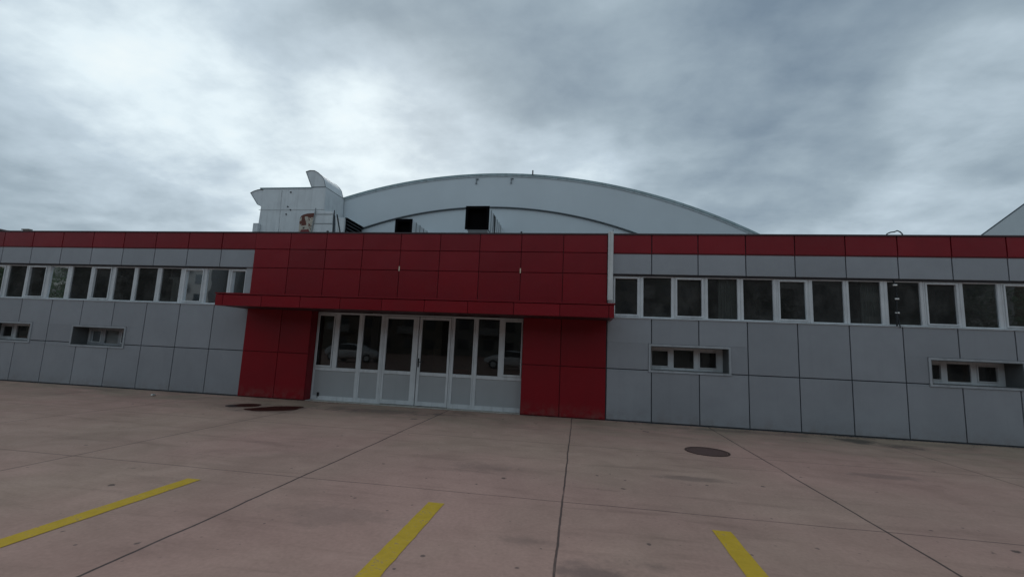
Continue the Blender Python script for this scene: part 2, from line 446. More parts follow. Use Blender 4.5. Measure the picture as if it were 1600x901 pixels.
# canopy
canopy = MB().box(-8.86, -1.0, 2.34, .66, -.02, 2.55).build('canopy', REDJOINT, BLD)
seam = [-8.91, -8.70, -7.65, -6.63, -5.60, -4.56, -3.53, -2.51, -1.46, -.44, .61, .725]
mb = MB()
for a, b_ in zip(seam, seam[1:]):
    mb.box(a + .006, -1.052, 2.292, b_ - .006, -1.0, 2.556, .003)
mb.build('fascia', RED, canopy, .003)
MB().box(-8.92, -1.06, 2.572, .735, -.017, 2.606).build('flashing', REDMETAL, canopy)
for a, b_ in ((-8.91, -8.862), (.662, .725)): MB().box(a, -.998, 2.296, b_, -.017, 2.570).build('end_panel', RED, canopy)
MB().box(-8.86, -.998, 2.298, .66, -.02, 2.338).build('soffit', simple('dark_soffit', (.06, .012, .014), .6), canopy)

# white downpipe between red block and right wing
dp = MB().box(.630, -.12, 2.77, .752, -.022, 4.445).build('downpipe', simple('white_pipe', (.62, .64, .63), .45, streak=.25), BLD, .012)
mb = MB(); mb.box(.738, -.055, 4.43, .75, -.045, 4.50); mb.build('pipe_clip', DARKMETAL, dp)
for x_, z_ in ((-4.635, 3.46), (-1.485, 3.46)):
    MB().box(x_ - .013, -.03, z_ - .06, x_ + .013, -.012, z_ + .06).build('bracket', simple('pale_bracket', (.68, .6, .45), .5), BLD)
for x_ in (-6.735, -1.50):
    MB().box(x_ - .02, -.03, ZT + .012, x_ + .02, .02, ZT + .05).build('capping_clip', DARKMETAL, BLD)

# --- upper window bands
def upper_window(x0, x1, g0, g1, casement, pane_mat=PANE):
    f = MB(); ya, yb = .10, .165
    zt, zb = ZU - .036, ZS + .014
    gt, gb = (3.335, 2.475) if casement else (3.372, 2.432)
    f.box(x0, ya, zb, g0, yb, zt).box(g1, ya, zb, x1, yb, zt)
    f.box(g0, ya, gt, g1, yb, zt).box(g0, ya, zb, g1, yb, gb)
    w = f.build('window', WHITE, BLD, .004)
    if casement:
        s_ = MB(); e = .032
        a, b_, c_, d_ = g0 - e, g1 + e, gb - e, gt + e
        s_.box(a, .078, c_, g0, .0975, d_).box(g1, .078, c_, b_, .0975, d_).box(g0, .078, gt, g1, .0975, d_).box(g0, .078, c_, g1, .0975, gb)
        s_.build('sash', WHITE, w, .003)
    tx, tz = random.uniform(-.004, .004), random.uniform(-.004, .004)
    MB().poly([(g0, .14 - tx - tz, gb), (g1, .14 + tx - tz, gb), (g1, .14 + tx + tz, gt), (g0, .14 - tx + tz, gt)]).build('pane', pane_mat, w)
LWg = [(-17.86, -17.17, 1), (-17.03, -16.39, 0), (-16.25, -15.68, 1), (-15.53, -14.92, 0), (-14.76, -14.11, 0), (-13.96, -13.42, 1), (-13.27, -12.65, 0),
       (-12.53, -11.89, 0), (-11.75, -11.13, 0), (-10.96, -10.42, 1), (-10.30, -9.64, 0), (-9.50, -9.10, 1)]
RWg = [(.82, 1.34, 1), (1.48, 2.12, 0), (2.25, 2.80, 1), (2.94, 3.59, 0), (3.72, 4.36, 0), (4.50, 5.04, 1), (5.19, 5.83, 0), (5.94, 6.58, 0),
       (6.72, 7.36, 0), (7.49, 8.05, 1), (8.19, 8.84, 0), (8.98, 9.53, 1), (9.66, 10.3, 0), (10.43, 11.07, 0), (11.2, 11.8, 1), (11.95, 12.6, 0), (12.74, 13.4, 1)]
x = LWg[0][0]
while x > XL + 1.3:
    LWg.insert(0, (x - .77, x - .13, len(LWg) % 3 == 0)); x -= .77
def band(lst, first, last):
    for k, (a, b_, c_) in enumerate(lst):
        l = first if k == 0 else (lst[k - 1][1] + a) / 2 + .0015
        r = last if k == len(lst) - 1 else (b_ + lst[k + 1][0]) / 2 - .0015
        upper_window(l, r, a, b_, c_)
band(LWg, XL + .5, -9.06); band(RWg, .645, XR - .4)
MB().box(-9.055, .05, ZS + .014, CX0 - .004, .16, ZU - .004).build('grey_jamb', TRIM, BLD)
for a, b_ in ((XL + .02, CX0 - .01), (CX1 + .13, XR)):
    MB().prism_x([(-.02, ZS - .012), (-.02, ZS - .004), (.10, ZS + .011), (.10, ZS - .012)], a, b_).build('sill', WHITE, BLD)
# dark strip added to paint the shadow under the grey band
    MB().box(a, .06, ZU - .034, b_, .27, ZU + .02).build('head_shadow_strip', JOINT, BLD)

# --- low recessed windows
def low_window(h, pale):
    x0, z0, x1, z1 = h
    o = MB(); T = .045
    for q in ((x0 - T, z0 - T, x1 + T, z0), (x0 - T, z1, x1 + T, z1 + T), (x0 - T, z0, x0, z1), (x1, z0, x1 + T, z1)):
        o.box(q[0], -.018, q[1], q[2], .028, q[3])
    L = .012
    w = o.build('low_window', TRIM, BLD)
    rv = MB().box(x0, -.016, z0, x1, .44, z0 + L).box(x0, -.016, z1 - L, x1, .44, z1).box(x0, -.016, z0 + L, x0 + L, .44, z1 - L).box(x1 - L, -.016, z0 + L, x1, .44, z1 - L)
    rv.build('reveal', REVEAL, w)
    a0, b0, a1, b1 = x0 + L, z0 + L, x1 - L, z1 - L
    W = a1 - a0; sp = [(.045, .265), (.345, .615), (.695, .915)]
    fr = MB(); cur = a0
    cz = [(b0 + .09, b1 - .09), (b0 + .055, b1 - .055), (b0 + .09, b1 - .09)]
    for (s0, s1), (q0, q1) in zip(sp, cz):
        g0, g1 = a0 + s0 * W, a0 + s1 * W
        fr.box(cur, .41, b0, g0, .46, b1).box(g0, .41, b0, g1, .46, q0).box(g0, .41, q1, g1, .46, b1); cur = g1
    fr.box(cur, .41, b0, a1, .46, b1)
    fr.build('frame', TRIM if pale else WHITE, w, .003)
    for k, ((s0, s1), (q0, q1)) in enumerate(zip(sp, cz)):
        g0, g1 = a0 + s0 * W, a0 + s1 * W
        if k != 1:
            e = .022
            MB().box(g0 - e, .392, q0 - e, g0, .409, q1 + e).box(g1, .392, q0 - e, g1 + e, .409, q1 + e).box(g0, .392, q0 - e, g1, .409, q0).box(g0, .392, q1, g1, .409, q1 + e).build('sash', WHITE, w)
        MB().poly([(g0, .44, q0), (g1, .44, q0), (g1, .44, q1), (g0, .44, q1)]).build('pane', CLEAR if pale else PANE, w)
    if pale:
        MB().box(a0, .47, b0, a1, .48, b1).build('blind', FROST, w)
    else:
        MB().box(a0 - .1, .9, b0 - .1, a1 + .1, .92, b1 + .1).build('dark_room_sheet', BLACK, w)  # black sheet added to stand for the unlit room behind the panes
for k, h in enumerate(LOWWIN): low_window(h, k == 1)

# --- glazed entrance
YD = .27
def sheet(g0, z0, g1, z1, y, m, name, par, tilt=.002):
    t1, t2 = random.uniform(-tilt, tilt), random.uniform(-tilt, tilt)
    MB().poly([(g0, y - t1, z0), (g1, y + t1, z0), (g1, y + t1 + t2, z1), (g0, y - t1 + t2, z1)]).build(name, m, par)
def frame(bars, y0=YD, y1=YD + .06):
    f = MB()
    for (a, b_, c_, d_) in bars: f.box(a, y0, b_, c_, y1, d_)
    return f
def sidelight(xa, xb, ga, gb, cas):
    """two windows over one grey panel"""
    (a0, a1), (b0, b1) = ga, gb
    bars = [(xa, .0, a0, 2.30), (b1, 0, xb, 2.30), (a0, 0, b1, .115), (a0, .765, b1, .85), (a0, 2.25, b1, 2.30), (a1, .85, b0, 2.25)]
    w = frame(bars).build('sidelight', WHITE, BLD, .004)
    sheet(a0, .85, a1, 2.25, YD + .035, LOBBY, 'pane', w); sheet(b0, .85, b1, 2.25, YD + .035, LOBBY, 'pane', w)
    c0, c1 = ga if cas == 0 else gb
    e = .05; z0, z1 = .853, 2.247
    MB().box(c0 + .002, YD - .022, z0, c0 + .03, YD - .002, z1).box(c1 - .03, YD - .022, z0, c1 - .002, YD - .002, z1).box(c0 + .03, YD - .022, z0, c1 - .03, YD - .002, z0 + .05).box(c0 + .03, YD - .022, z1 - .045, c1 - .03, YD - .002, z1).build('sash', WHITE, w, .003)
    MB().box(a0 + .001, YD + .02, .116, b1 - .001, YD + .05, .764).build('infill_panel', INFILL, w)
    return w
wl = sidelight(-6.935, -5.66, (-6.89, -6.425), (-6.30, -5.75), 0)
sidelight(-2.61, -1.365, (-2.53, -1.99), (-1.87, -1.40), 1)
def narrow(xa, xb, g0, g1):
    bars = [(xa, 0, g0, 2.30), (g1, 0, xb, 2.30), (g0, 0, g1, .115), (g0, .77, g1, .85), (g0, 2.25, g1, 2.30)]
    w = frame(bars).build('narrow_sidelight', WHITE, BLD, .004)
    sheet(g0, .85, g1, 2.25, YD + .035, LOBBY, 'pane', w)
    MB().box(g0 + .001, YD + .02, .116, g1 - .001, YD + .05, .769).build('infill_panel', INFILL, w)
narrow(-5.657, -5.062, -5.62, -5.13); narrow(-3.20, -2.613, -3.14, -2.65)
frame([(-5.059, 0, -5.025, 2.30), (-3.235, 0, -3.203, 2.30), (-5.025, 2.262, -3.235, 2.30)]).build('door_frame', WHITE, BLD, .003)
def door(xa, xb, g0, g1, handle_x):
    bars = [(xa, .022, g0, 2.255), (g1, .022, xb, 2.255), (g0, .022, g1, .125), (g0, .77, g1, .855), (g0, 2.185, g1, 2.255)]
    w = frame(bars, YD - .012, YD + .045).build('door', WHITE, BLD, .005)
    sheet(g0, .855, g1, 2.185, YD + .025, LOBBY, 'pane', w)
    MB().box(g0 + .001, YD + .008, .126, g1 - .001, YD + .035, .769).build('kick_panel', INFILL, w)
    if handle_x:
        h = MB().box(handle_x - .018, YD - .022, .98, handle_x + .018, YD - .012, 1.20)
        h.tube([(handle_x, YD - .02, 1.11), (handle_x, YD - .062, 1.11), (handle_x + .11, YD - .062, 1.11)], .010)
        h.build('handle', DARKMETAL, w)
door(-5.018, -4.098, -4.955, -4.245, None); door(-4.078, -3.242, -4.005, -3.30, -4.045)
MB().box(-6.93, .05, 0, -1.37, .26, .012).build('threshold', simple('pale_threshold', (.42, .40, .36), .8, var=.3, vscale=8), BLD)
# chipped corner at the foot of the left sidelight
MB().box(-6.76, YD - .006, .10, -6.70, YD - .001, .20).box(-6.75, YD - .006, .05, -6.735, YD - .001, .10).build('chipped_paint', DARKMETAL, wl)

# --- things inside seen through the glass
def curtain(x0, x1, z0, z1, y, lab, grp='curtains behind the upper windows'):
    n = 48; m = MB(); fr_ = [(x0 + (x1 - x0) * k / n, y + .025 * math.sin(k * 1.35) + .01 * math.sin(k * .5)) for k in range(n + 1)]
    for (a, ya), (b_, yb) in zip(fr_, fr_[1:]):
        m.poly([(a, ya, z0), (b_, yb, z0), (b_, yb, z1), (a, ya, z1)])
    tag(m.build('curtain', CURTAIN, None, smooth=True), lab, 'curtain', grp)
curtain(3.22, 3.66, 2.2, 3.7, .30, 'pale curtain behind the upper window above the right end of the nearest low window')
curtain(6.28, 6.68, 2.2, 3.7, .30, 'pale curtain behind the upper window just left of the cable with white insulators')
curtain(-11.62, -11.18, 2.2, 3.16, .36, 'pale curtain below the hanging lamp in the upper window of the left wing')
curtain(-5.62, -5.42, .05, 2.4, .75, 'narrow grey curtain behind the glass just left of the entrance doors', 'curtains behind the entrance glass')
hl = empty('hanging_lamp', (-11.55, .42, 3.9), 'white tube lamp hanging on two rods behind an upper window of the left wing', 'lamp')
MB().tube([(-11.80, .42, 3.14), (-11.28, .42, 3.15)], .030).build('lamp_tube', simple('lamp_white', (.85, .85, .82), .4), hl)
for x_ in (-11.75, -11.33): MB().tube([(x_, .42, 3.15), (x_, .42, 4.0)], .012).build('rod', simple('pale_rod', (.6, .6, .58), .4), hl)
settle(hl)
rb = MB().prism_y([(-3.18, .50), (-2.86, .50), (-2.82, .95), (-3.22, .95)], .62, .9)
tag(rb.build('red_tub', simple('red_plastic', (.42, .03, .025), .5), None, .02), 'small red tub behind the glass just right of the entrance doors', 'tub')
mb = MB().box(-3.40, .58, .0, -2.60, .98, .46).box(-3.42, .56, .46, -2.58, 1.0, .495)
tag(mb.build('low_table', simple('dark_wood', (.05, .03, .02), .5), None, .01), 'dark low table inside the lobby carrying the red tub', 'table')
mb = MB().box(-4.05, 1.4, .004, -3.62, 1.75, 1.45)
for z_ in (.5, .98): mb.box(-4.03, 1.385, z_, -3.64, 1.399, z_ + .02)
tag(mb.build('wooden_cabinet', simple('tan_wood', (.25, .18, .09), .5), None, .008), 'tan cabinet standing inside the lobby behind the right entrance door', 'cabinet')

# ---------------------------------------------------------------- cable with insulators, loop of pipe on the roof
cb = empty('insulated_cable', (6.83, -.03, 3.42), 'thin dark cable with three white insulators hanging over an upper right window', 'cable')
MB().tube([(6.81, .06, 3.43), (6.835, .03, 3.30), (6.85, .025, 3.05), (6.83, .03, 2.72), (6.845, .02, 2.55), (6.85, -.02, 2.36)], .014).tube([(6.81, .0, 2.72), (6.80, .0, 2.38)], .018).build('wire', DARKMETAL, cb)
for z_, x_ in ((3.29, 6.815), (2.985, 6.835), (2.68, 6.825)):
    m = MB().tube([(x_ - .035, .0, z_), (x_ - .015, 0, z_), (x_ + .015, 0, z_), (x_ + .035, 0, z_)], .017, 10)
    m.build('insulator', simple('white_porcelain', (.8, .8, .78), .25), cb)
settle(cb)
lp = MB().tube([(6.94, .42, 4.16), (6.94, .42, 4.46), (6.985, .42, 4.555), (7.06, .42, 4.59), (7.14, .42, 4.60), (7.20, .42, 4.63), (7.26, .42, 4.60), (7.30, .42, 4.55), (7.31, .42, 4.45), (7.31, .42, 4.16)], .014)
tag(lp.build('bent_pipe', simple('dark_teal_hose', (.03, .055, .06), .5), None, smooth=True), 'dark bent pipe making a small loop above the right red parapet', 'pipe')
ch = empty('chimney', (-25.65, 6, 4.1), 'small brown chimney block peeping over the far left red parapet', 'chimney')
MB().box(-25.80, 6.0, 0, -25.50, 6.1, 6.03).build('stack', YELLOWROOF, ch); MB().box(-25.86, 5.97, 6.03, -25.44, 6.13, 6.085).build('chimney_cap', simple('concrete_cap', (.2, .2, .19), .9), ch)
settle(ch)

# ---------------------------------------------------------------- arched sports hall
AC, AZ, AR = -4.05, 9.335 - 24.2, 24.2
HALL = empty('sports_hall', (AC, 8.2, 0), 'big pale grey sports hall with a wide curved roof rising behind the entrance', 'hall')
def arc(cx, cz, r, zmin, n=72):
    h = math.acos(max(-1, min(1, (zmin - cz) / r)))
    return [(cx + r * math.sin(-h + 2 * h * k / n), cz + r * math.cos(-h + 2 * h * k / n)) for k in range(n + 1)]
def cap(cx, cz, r, zmin): return arc(cx, cz, r, zmin) + [(cx + r * math.sin(math.acos((zmin - cz) / r)), 0), (cx - r * math.sin(math.acos((zmin - cz) / r)), 0)]
MB().prism_y(cap(AC, AZ, AR - .12, 4.0), 8.25, 44).build('gable_wall', HALLWALL, HALL)
mb = MB()
o1, i1 = arc(AC, AZ, AR, 3.9), arc(AC, AZ, AR - .09, 3.9)
for k in range(len(o1) - 1):
    mb.prism_y([i1[k], o1[k], o1[k + 1], i1[k + 1]], 8.20, 44.2)
rf = mb.build('roof', HALLRIM, HALL)
mb = MB(); a1, a2 = arc(AC, AZ, AR - .093, 3.9), arc(AC, AZ, AR - .15, 3.9)
for k in range(len(a1) - 1): mb.prism_y([a2[k], a1[k], a1[k + 1], a2[k + 1]], 8.22, 8.249)
mb.build('eaves_strip', simple('grey_strip', (.50, .57, .60), .6, streak=.2), HALL)
LR = 18.2; LZ = 7.76 - LR; LC = -4.15
MB().prism_y(cap(LC, LZ, LR - .05, 4.0), 8.20, 8.249).build('lower_gable', HALLWALL, HALL)
mb = MB(); a1, a2 = arc(LC, LZ, LR, 3.9), arc(LC, LZ, LR - .048, 3.9)
for k in range(len(a1) - 1): mb.prism_y([a2[k], a1[k], a1[k + 1], a2[k + 1]], 8.12, 8.249)
mb.build('flashing', simple('dark_flashing', (.055, .075, .085), .5), HALL)
MB().tube([(-2.22, 8.1, 9.2), (-2.22, 8.1, 9.40)], .03).build('lightning_rod', DARKMETAL, HALL)
for x_ in (-4.79, -3.19):
    MB().box(x_ - .012, 8.19, 8.92, x_ + .012, 8.249, 9.07).box(x_ - .035, 8.19, 9.07, x_ + .10, 8.249, 9.095).box(x_ - .03, 8.19, 8.86, x_ + .03, 8.249, 8.90).build('wall_bracket', simple('grey_bracket', (.22, .26, .28), .6), HALL)

# ---------------------------------------------------------------- plant box with cowls, louvre, bent duct, square ducts
PY = 6.6
PL = empty('plant_room', (-12.6, 7.3, 4.16), 'grey sheet metal ventilation box with two cowls on the roof left of the curved hall', 'plant room')
MB().prism_y([(-14.24, 4.16), (-10.98, 4.16), (-11.12, 8.16), (-14.12, 8.13)], PY, 8.15).build('casing', SHEET, PL, .01)
MB().box(-14.28, PY - .02, 8.12, -11.75, 8.15, 8.175).build('top_edge', HALLRIM, PL)
def cowl(pts, y0, y1, nm='cowl'):
    c = MB().prism_y(pts, y0, y1).build(nm, SHEET, PL)
    n = len(pts); m = MB()
    for y_ in (y0 - .012, y1 - .02):
        for k in range(n):
            a, b_ = Vector((pts[k][0], y_, pts[k][1])), Vector((pts[(k + 1) % n][0], y_, pts[(k + 1) % n][1]))
            m.tube([a, b_], .016, 5)
    m.build('seam', simple('seam_metal', (.24, .27, .28), .5) if 'seam_metal' not in D.materials else D.materials['seam_metal'], c)
cowl([(-12.14, 8.90), (-11.96, 8.95), (-11.74, 8.94), (-11.55, 8.84), (-11.36, 8.68), (-11.24, 8.52), (-11.13, 8.19), (-11.80, 8.19)], PY + .02, 8.12)
cowl([(-14.77, 7.96), (-14.62, 8.04), (-14.42, 8.10), (-14.13, 8.13), (-14.10, 7.32), (-14.36, 7.43)], PY + .05, 8.0)
mb = MB().box(-14.22, PY - .012, 7.145, -11.05, PY - .002, 7.165)
for k in range(9): mb.box(-13.1 + .0 - .011 - .012 * k, PY - .010, 4.5 + .4 * k, -13.1 + .011 - .012 * k, PY - .003, 4.86 + .4 * k)
mb.build('seam', simple('faint_seam', (.48, .51, .52), .5), PL)
for x_, z_ in ((-12.75, 7.95), (-12.82, 7.29), (-12.86, 6.95), (-12.68, 7.15)):
    MB().tube([(x_, PY - .03, z_), (x_, PY, z_)], .032, 10).build('bolt', DARKMETAL, PL)
MB().box(-14.27, 6.42, 4.16, -14.04, 6.57, 6.50).build('side_box', SHEET, PL)
LV = empty('louvre_box', (-10.4, 7.3, 4.16), 'metal box with black slatted side between the bent duct and the square ducts', 'louvre box')
MB().box(-10.97, 6.62, 4.16, -10.09, 8.15, 6.80).build('casing', SHEET, LV, .006)
MB().box(-10.085, 6.70, 4.3, -10.07, 8.12, 6.78).build('louvre_back', BLACK, LV)
mb = MB()
for k in range(16):
    z_ = 4.4 + .15 * k
    mb.prism_y([(-10.068, z_ + .06), (-10.01, z_), (-10.005, z_ + .012), (-10.068, z_ + .075)], 6.72, 8.1)
mb.build('slat', simple('dark_slat', (.05, .055, .06), .5), LV)
MB().box(-10.40, 6.60, 4.2, -10.38, 6.615, 6.79).box(-10.13, 6.60, 4.2, -10.09, 6.612, 6.79).build('corner_strip', simple('pale_strip', (.6, .62, .62), .5), LV)
MB().box(-10.088, 6.62, 6.78, -10.0, 8.13, 6.81).build('louvre_edge', DARKMETAL, LV)

BY = 3.0
BD = empty('bent_duct', (-9.0, 3.4, 4.16), 'wide bent duct with a rusty peeling end behind the left of the red parapet', 'duct')
prof = [(-9.72, 4.75), (-9.73, 5.70), (-9.69, 5.80), (-9.60, 5.85), (-9.46, 5.885), (-9.30, 5.90), (-9.14, 5.90), (-9.19, 4.75)]
MB().prism_y(prof, BY + .05, BY + .75).build('rusty_end', RUST, BD, .01)
MB().prism_y([(-9.67, 5.10), (-9.60, 5.29), (-9.35, 5.31), (-9.22, 5.10)], BY + .01, BY + .048).build('red_primer', simple('red_primer_paint', (.17, .02, .022), .6), BD)
MB().prism([(-9.18, BY, 4.6), (-9.12, BY, 5.97), (-8.46, BY, 5.94), (-8.38, BY, 4.6)], [(-9.35, BY + .8, 4.6), (-9.32, BY + .8, 5.97), (-8.88, BY + .8, 5.94), (-8.80, BY + .8, 4.6)]).build('duct_body', SHEET, BD, .015)
MB().prism([(-8.455, BY + .02, 5.90), (-8.385, BY + .02, 5.80), (-8.295, BY + .02, 4.6), (-8.375, BY + .02, 4.6)], [(-8.86, BY + .78, 5.90), (-8.80, BY + .78, 5.80), (-8.71, BY + .78, 4.6), (-8.79, BY + .78, 4.6)]).build('duct_flange', simple('blue_grey_sheet', (.2, .24, .27), .5), BD)
MB().tube([(-9.225, BY - .03, 4.7), (-9.10, BY - .03, 6.05)], .02, 6).box(-9.12, BY - .012, 5.83, -8.47, BY - .002, 5.85).box(-9.15, BY - .012, 5.50, -8.43, BY - .002, 5.52).build('stiffener', D.materials['seam_metal'], BD)
MB().tube([(-8.37, BY + .1, 5.86), (-8.05, BY + .1, 4.7)], .022, 6).tube([(-8.42, BY, 5.98), (-8.33, BY, 4.6)], .016, 6).build('strut', DARKMETAL, BD)
MB().box(-9.6, BY + .1, 4.16, -9.5, BY + .2, 4.76).box(-8.6, BY + .1, 4.16, -8.5, BY + .2, 4.62).box(-9.6, BY + .6, 4.16, -9.5, BY + .7, 4.76).box(-8.6, BY + .6, 4.16, -8.5, BY + .7, 4.62).build('leg', DARKMETAL, BD)

def square_duct(x0, x1, z0, z1, y0, y1, lab, drop):
    o = empty('square_duct', ((x0 + x1) / 2, y0, 4.16), lab, 'duct', 'square ducts pointing out over the red parapet')
    T = .03; m = MB()
    m.box(x0, y0, z0, x0 + T, y1, z1).box(x1 - T, y0, z0, x1, y1, z1).box(x0 + T, y0, z1 - T, x1 - T, y1, z1).box(x0 + T, y0, z0, x1 - T, y1, z0 + T)
    m.build('duct_casing', SHEET, o)
    MB().box(x0 + T + .001, y0 + .25, z0 + T + .001, x1 - T - .001, y0 + .28, z1 - T - .001).box(x0 + T, y0 + .02, z0 + T, x0 + T + .004, y0 + .25, z1 - T).box(x1 - T - .004, y0 + .02, z0 + T, x1 - T, y0 + .25, z1 - T).box(x0 + T + .004, y0 + .02, z0 + T, x1 - T - .004, y0 + .25, z0 + T + .004).box(x0 + T + .004, y0 + .02, z1 - T - .004, x1 - T - .004, y0 + .25, z1 - T).build('mouth_shade', BLACK, o)  # black sheets paint the darkness inside the open duct
    F = .03; fl = MB()
    fl.box(x0 - F, y0 - .02, z0 - F, x0 + .07, y0 - .002, z1 + F).box(x1 - .07, y0 - .02, z0 - F, x1 + F, y0 - .002, z1 + F).box(x0 + .07, y0 - .02, z1 - .07, x1 - .07, y0 - .002, z1 + F).box(x0 + .07, y0 - .02, z0 - F, x1 - .07, y0 - .002, z0 + .06)
    fl.build('mouth_dark_ring', BLACK, o)  # black ring widens the painted dark mouth over its lit edge
    k = y0 + .45; s_ = MB()
    while k < y1 - .1:
        s_.box(x1 + .001, k, z0, x1 + .022, k + .03, z1 + .02).box(x0, k, z1 + .001, x1, k + .03, z1 + .022); k += .42
    s_.build('stiffener', D.materials['seam_metal'], o)
    MB().box(x0 + .08, y0 + .5, 4.16, x0 + .14, y0 + .56, z0).box(x1 - .14, y0 + .5, 4.16, x1 - .08, y0 + .56, z0).box(x0 + .08, y1 - .5, 4.16, x0 + .14, y1 - .44, z0).box(x1 - .14, y1 - .5, 4.16, x1 - .08, y1 - .44, z0).build('leg', DARKMETAL, o)
    if drop:
        MB().prism_x([(y0 + .02, z0 - .032), (y0 + .34, z0 - .20), (y0 + .9, z0 - .20), (y0 + .9, z0 - .032)], x0 + .06, x1 - .03).build('bracket', SHEET, o)
        MB().tube([(x1 + .03, y0 + 1.05, 4.2), (x1 + .04, y0 + 1.05, z1 - .15), (x1 + .0, y0 + 1.05, z1 - .02), (x1 - .1, y0 + 1.05, z1 + .02)], .03, 8).build('cable', DARKMETAL, o)
    settle(o); return o
square_duct(-4.36, -3.50, 5.96, 6.81, 5.25, 8.2, 'larger square duct with open black mouth near the middle of the parapet', True)
square_duct(-7.15, -6.51, 5.62, 6.31, 5.25, 8.2, 'smaller square duct with open black mouth right of the louvre box', False)
for r_ in (PL, LV, BD, HALL): settle(r_)

# pitched hall at the right edge
PH = empty('pitched_hall', (40, 21, 0), 'pale hall with a sloping roof edge at the far right behind the parapet', 'hall')
ez = lambda x_: 12.34 + .805 * (x_ - 32.2)
MB().prism_y([(26, 0), (26, ez(26) - .15), (40, ez(40) - .15), (54, ez(26) - .15), (54, 0)], 12.2, 29.8).build('wall', HALLWALL, PH)
MB().prism_y([(25.6, ez(25.6) - .12), (25.6, ez(25.6)), (40, ez(40)), (54.4, ez(25.6)), (54.4, ez(25.6) - .12), (40, ez(40) - .12)], 12, 30).build('roof', simple('pale_roof_sheet', (.24, .27, .285), .6, var=.06, streak=.05), PH)
MB().prism_y([(25.6, ez(25.6) - .14), (25.6, ez(25.6) + .07), (40, ez(40) + .07), (40, ez(40) - .14)], 30.002, 30.12).build('verge', simple('dark_verge', (.05, .065, .08), .5), PH)
settle(PH)

# ---------------------------------------------------------------- across the plaza (seen mirrored in the glass)
def car(loc, rz, col, lab):
    o = empty('parked_car', loc, lab, 'car', 'cars parked across the plaza')
    st = [(-2.05, .45, .62, .66, .60, .55), (-1.95, .30, .80, .84, .78, .70), (-1.55, .24, .92, 1.28, .84, .62), (-1.0, .22, .95, 1.44, .86, .60), (-.2, .20, .95, 1.48, .87, .60),
          (.45, .20, .94, 1.38, .87, .60), (1.05, .22, .92, .99, .86, .66), (1.6, .25, .84, .88, .82, .62), (1.98, .30, .70, .73, .74, .56), (2.08, .42, .58, .60, .60, .5)]
    m = MB(); R_ = []
    for x_, zb, zm, zt, wm, wt in st:
        i = len(m.v); R_.append(i)
        m.v += [(x_, -wm * .9, zb), (x_, -wm, (zb + zm) / 2), (x_, -wm * .98, zm), (x_, -wt, zt), (x_, wt, zt), (x_, wm * .98, zm), (x_, wm, (zb + zm) / 2), (x_, wm * .9, zb)]
    for a, b_ in zip(R_, R_[1:]):
        for q in range(8):
            m.f.append((a + q, a + (q + 1) % 8, b_ + (q + 1) % 8, b_ + q))
    m.f.append(tuple(R_[0] + q for q in range(8))); m.f.append(tuple(R_[-1] + q for q in range(8)))
    body = m.build('body', col, o, smooth=True)
    sb = body.modifiers.new('s', 'SUBSURF'); sb.levels = 1; sb.render_levels = 2
    gl = D.materials.get('car_glass') or simple('car_glass', (.015, .018, .02), .08)
    for s_ in (-1, 1):
        w = MB().prism([(-1.35, s_ * .72, 1.0), (-.95, s_ * .64, 1.34), (.25, s_ * .64, 1.36), (.85, s_ * .76, 1.0)], [(-1.35, s_ * .86, .98), (-.95, s_ * .70, 1.35), (.25, s_ * .70, 1.37), (.85, s_ * .86, .98)])
        w.build('side_window', gl, o)
        for wx in (-1.3, 1.3):
            t_ = MB().tube([(wx, s_ * .70, .31), (wx, s_ * .88, .31)], .31, 24).build('wheel', D.materials.get('tyre') or simple('tyre', (.02, .02, .02), .8), o)
            MB().tube([(wx, s_ * .87, .31), (wx, s_ * .895, .31)], .19, 16).build('rim', SHEET, t_)
    o.rotation_euler.z = rz
    return o
WHITECAR = simple('white_car_paint', (.78, .79, .8), .2)
car((-4.9, -22, 0), math.pi, WHITECAR, 'white hatchback mirrored in the glass at the right of the entrance')
car((-17.6, -22, 0), 0, simple('silver_car_paint', (.62, .63, .64), .25), 'silver car mirrored in the glass at the left of the entrance')

APT = [simple('cream_render', (.17, .168, .15), .9, var=.15, streak=.2), simple('grey_render', (.13, .135, .135), .9, var=.15, streak=.2), simple('ochre_render', (.15, .128, .10), .9, var=.15, streak=.2)]
BALC = simple('balcony_render', (.25, .25, .24), .8)
APG = simple('apartment_glass', (.02, .025, .03), .1)
def block(x0, x1, y0, y1, h, mat, lab):
    o = empty('apartment_block', ((x0 + x1) / 2, y0, 0), lab, 'building', 'apartment blocks across the plaza')
    MB().box(x0, y0, 0, x1, y1, h).build('wall', mat, o)
    MB().box(x0 - .4, y0 - .4, h, x1 + .4, y1 + .4, h + .35).build('roof', ROOFFELT, o)
    fl = int(h // 3); n = int((x1 - x0) // 3.6); w = (x1 - x0) / n
    proto = None; pb = None
    for f in range(fl):
        for k in range(n):
            cx = x0 + w * (k + .5); cz = 3 * f + 1.7
            if proto is None:
                proto = MB().box(-.8, -.01, -.75, .8, .04, .75).build('window', APG, o)
                proto.location = (cx - o.location.x, y1 - o.location.y, cz)
            else:
                c = proto.copy(); COL.objects.link(c); c.parent = o; c.location = (cx - o.location.x, y1 - o.location.y, cz)
            if k % 3 == 1 and f:
                if pb is None:
                    pb = MB().box(-1.6, .05, -1.5, 1.6, 1.25, -1.35).box(-1.6, 1.18, -1.35, 1.6, 1.25, -.4).build('balcony', BALC, o); c = pb
                else:
                    c = pb.copy(); COL.objects.link(c); c.parent = o
                c.location = (cx - o.location.x, y1 - o.location.y, cz)
    for nm in [c for c in D.objects if c.parent == o and c.name.split('.')[0] in ('wall', 'roof')]:
        nm.data.transform(Matrix.Translation(-Vector(o.location)))
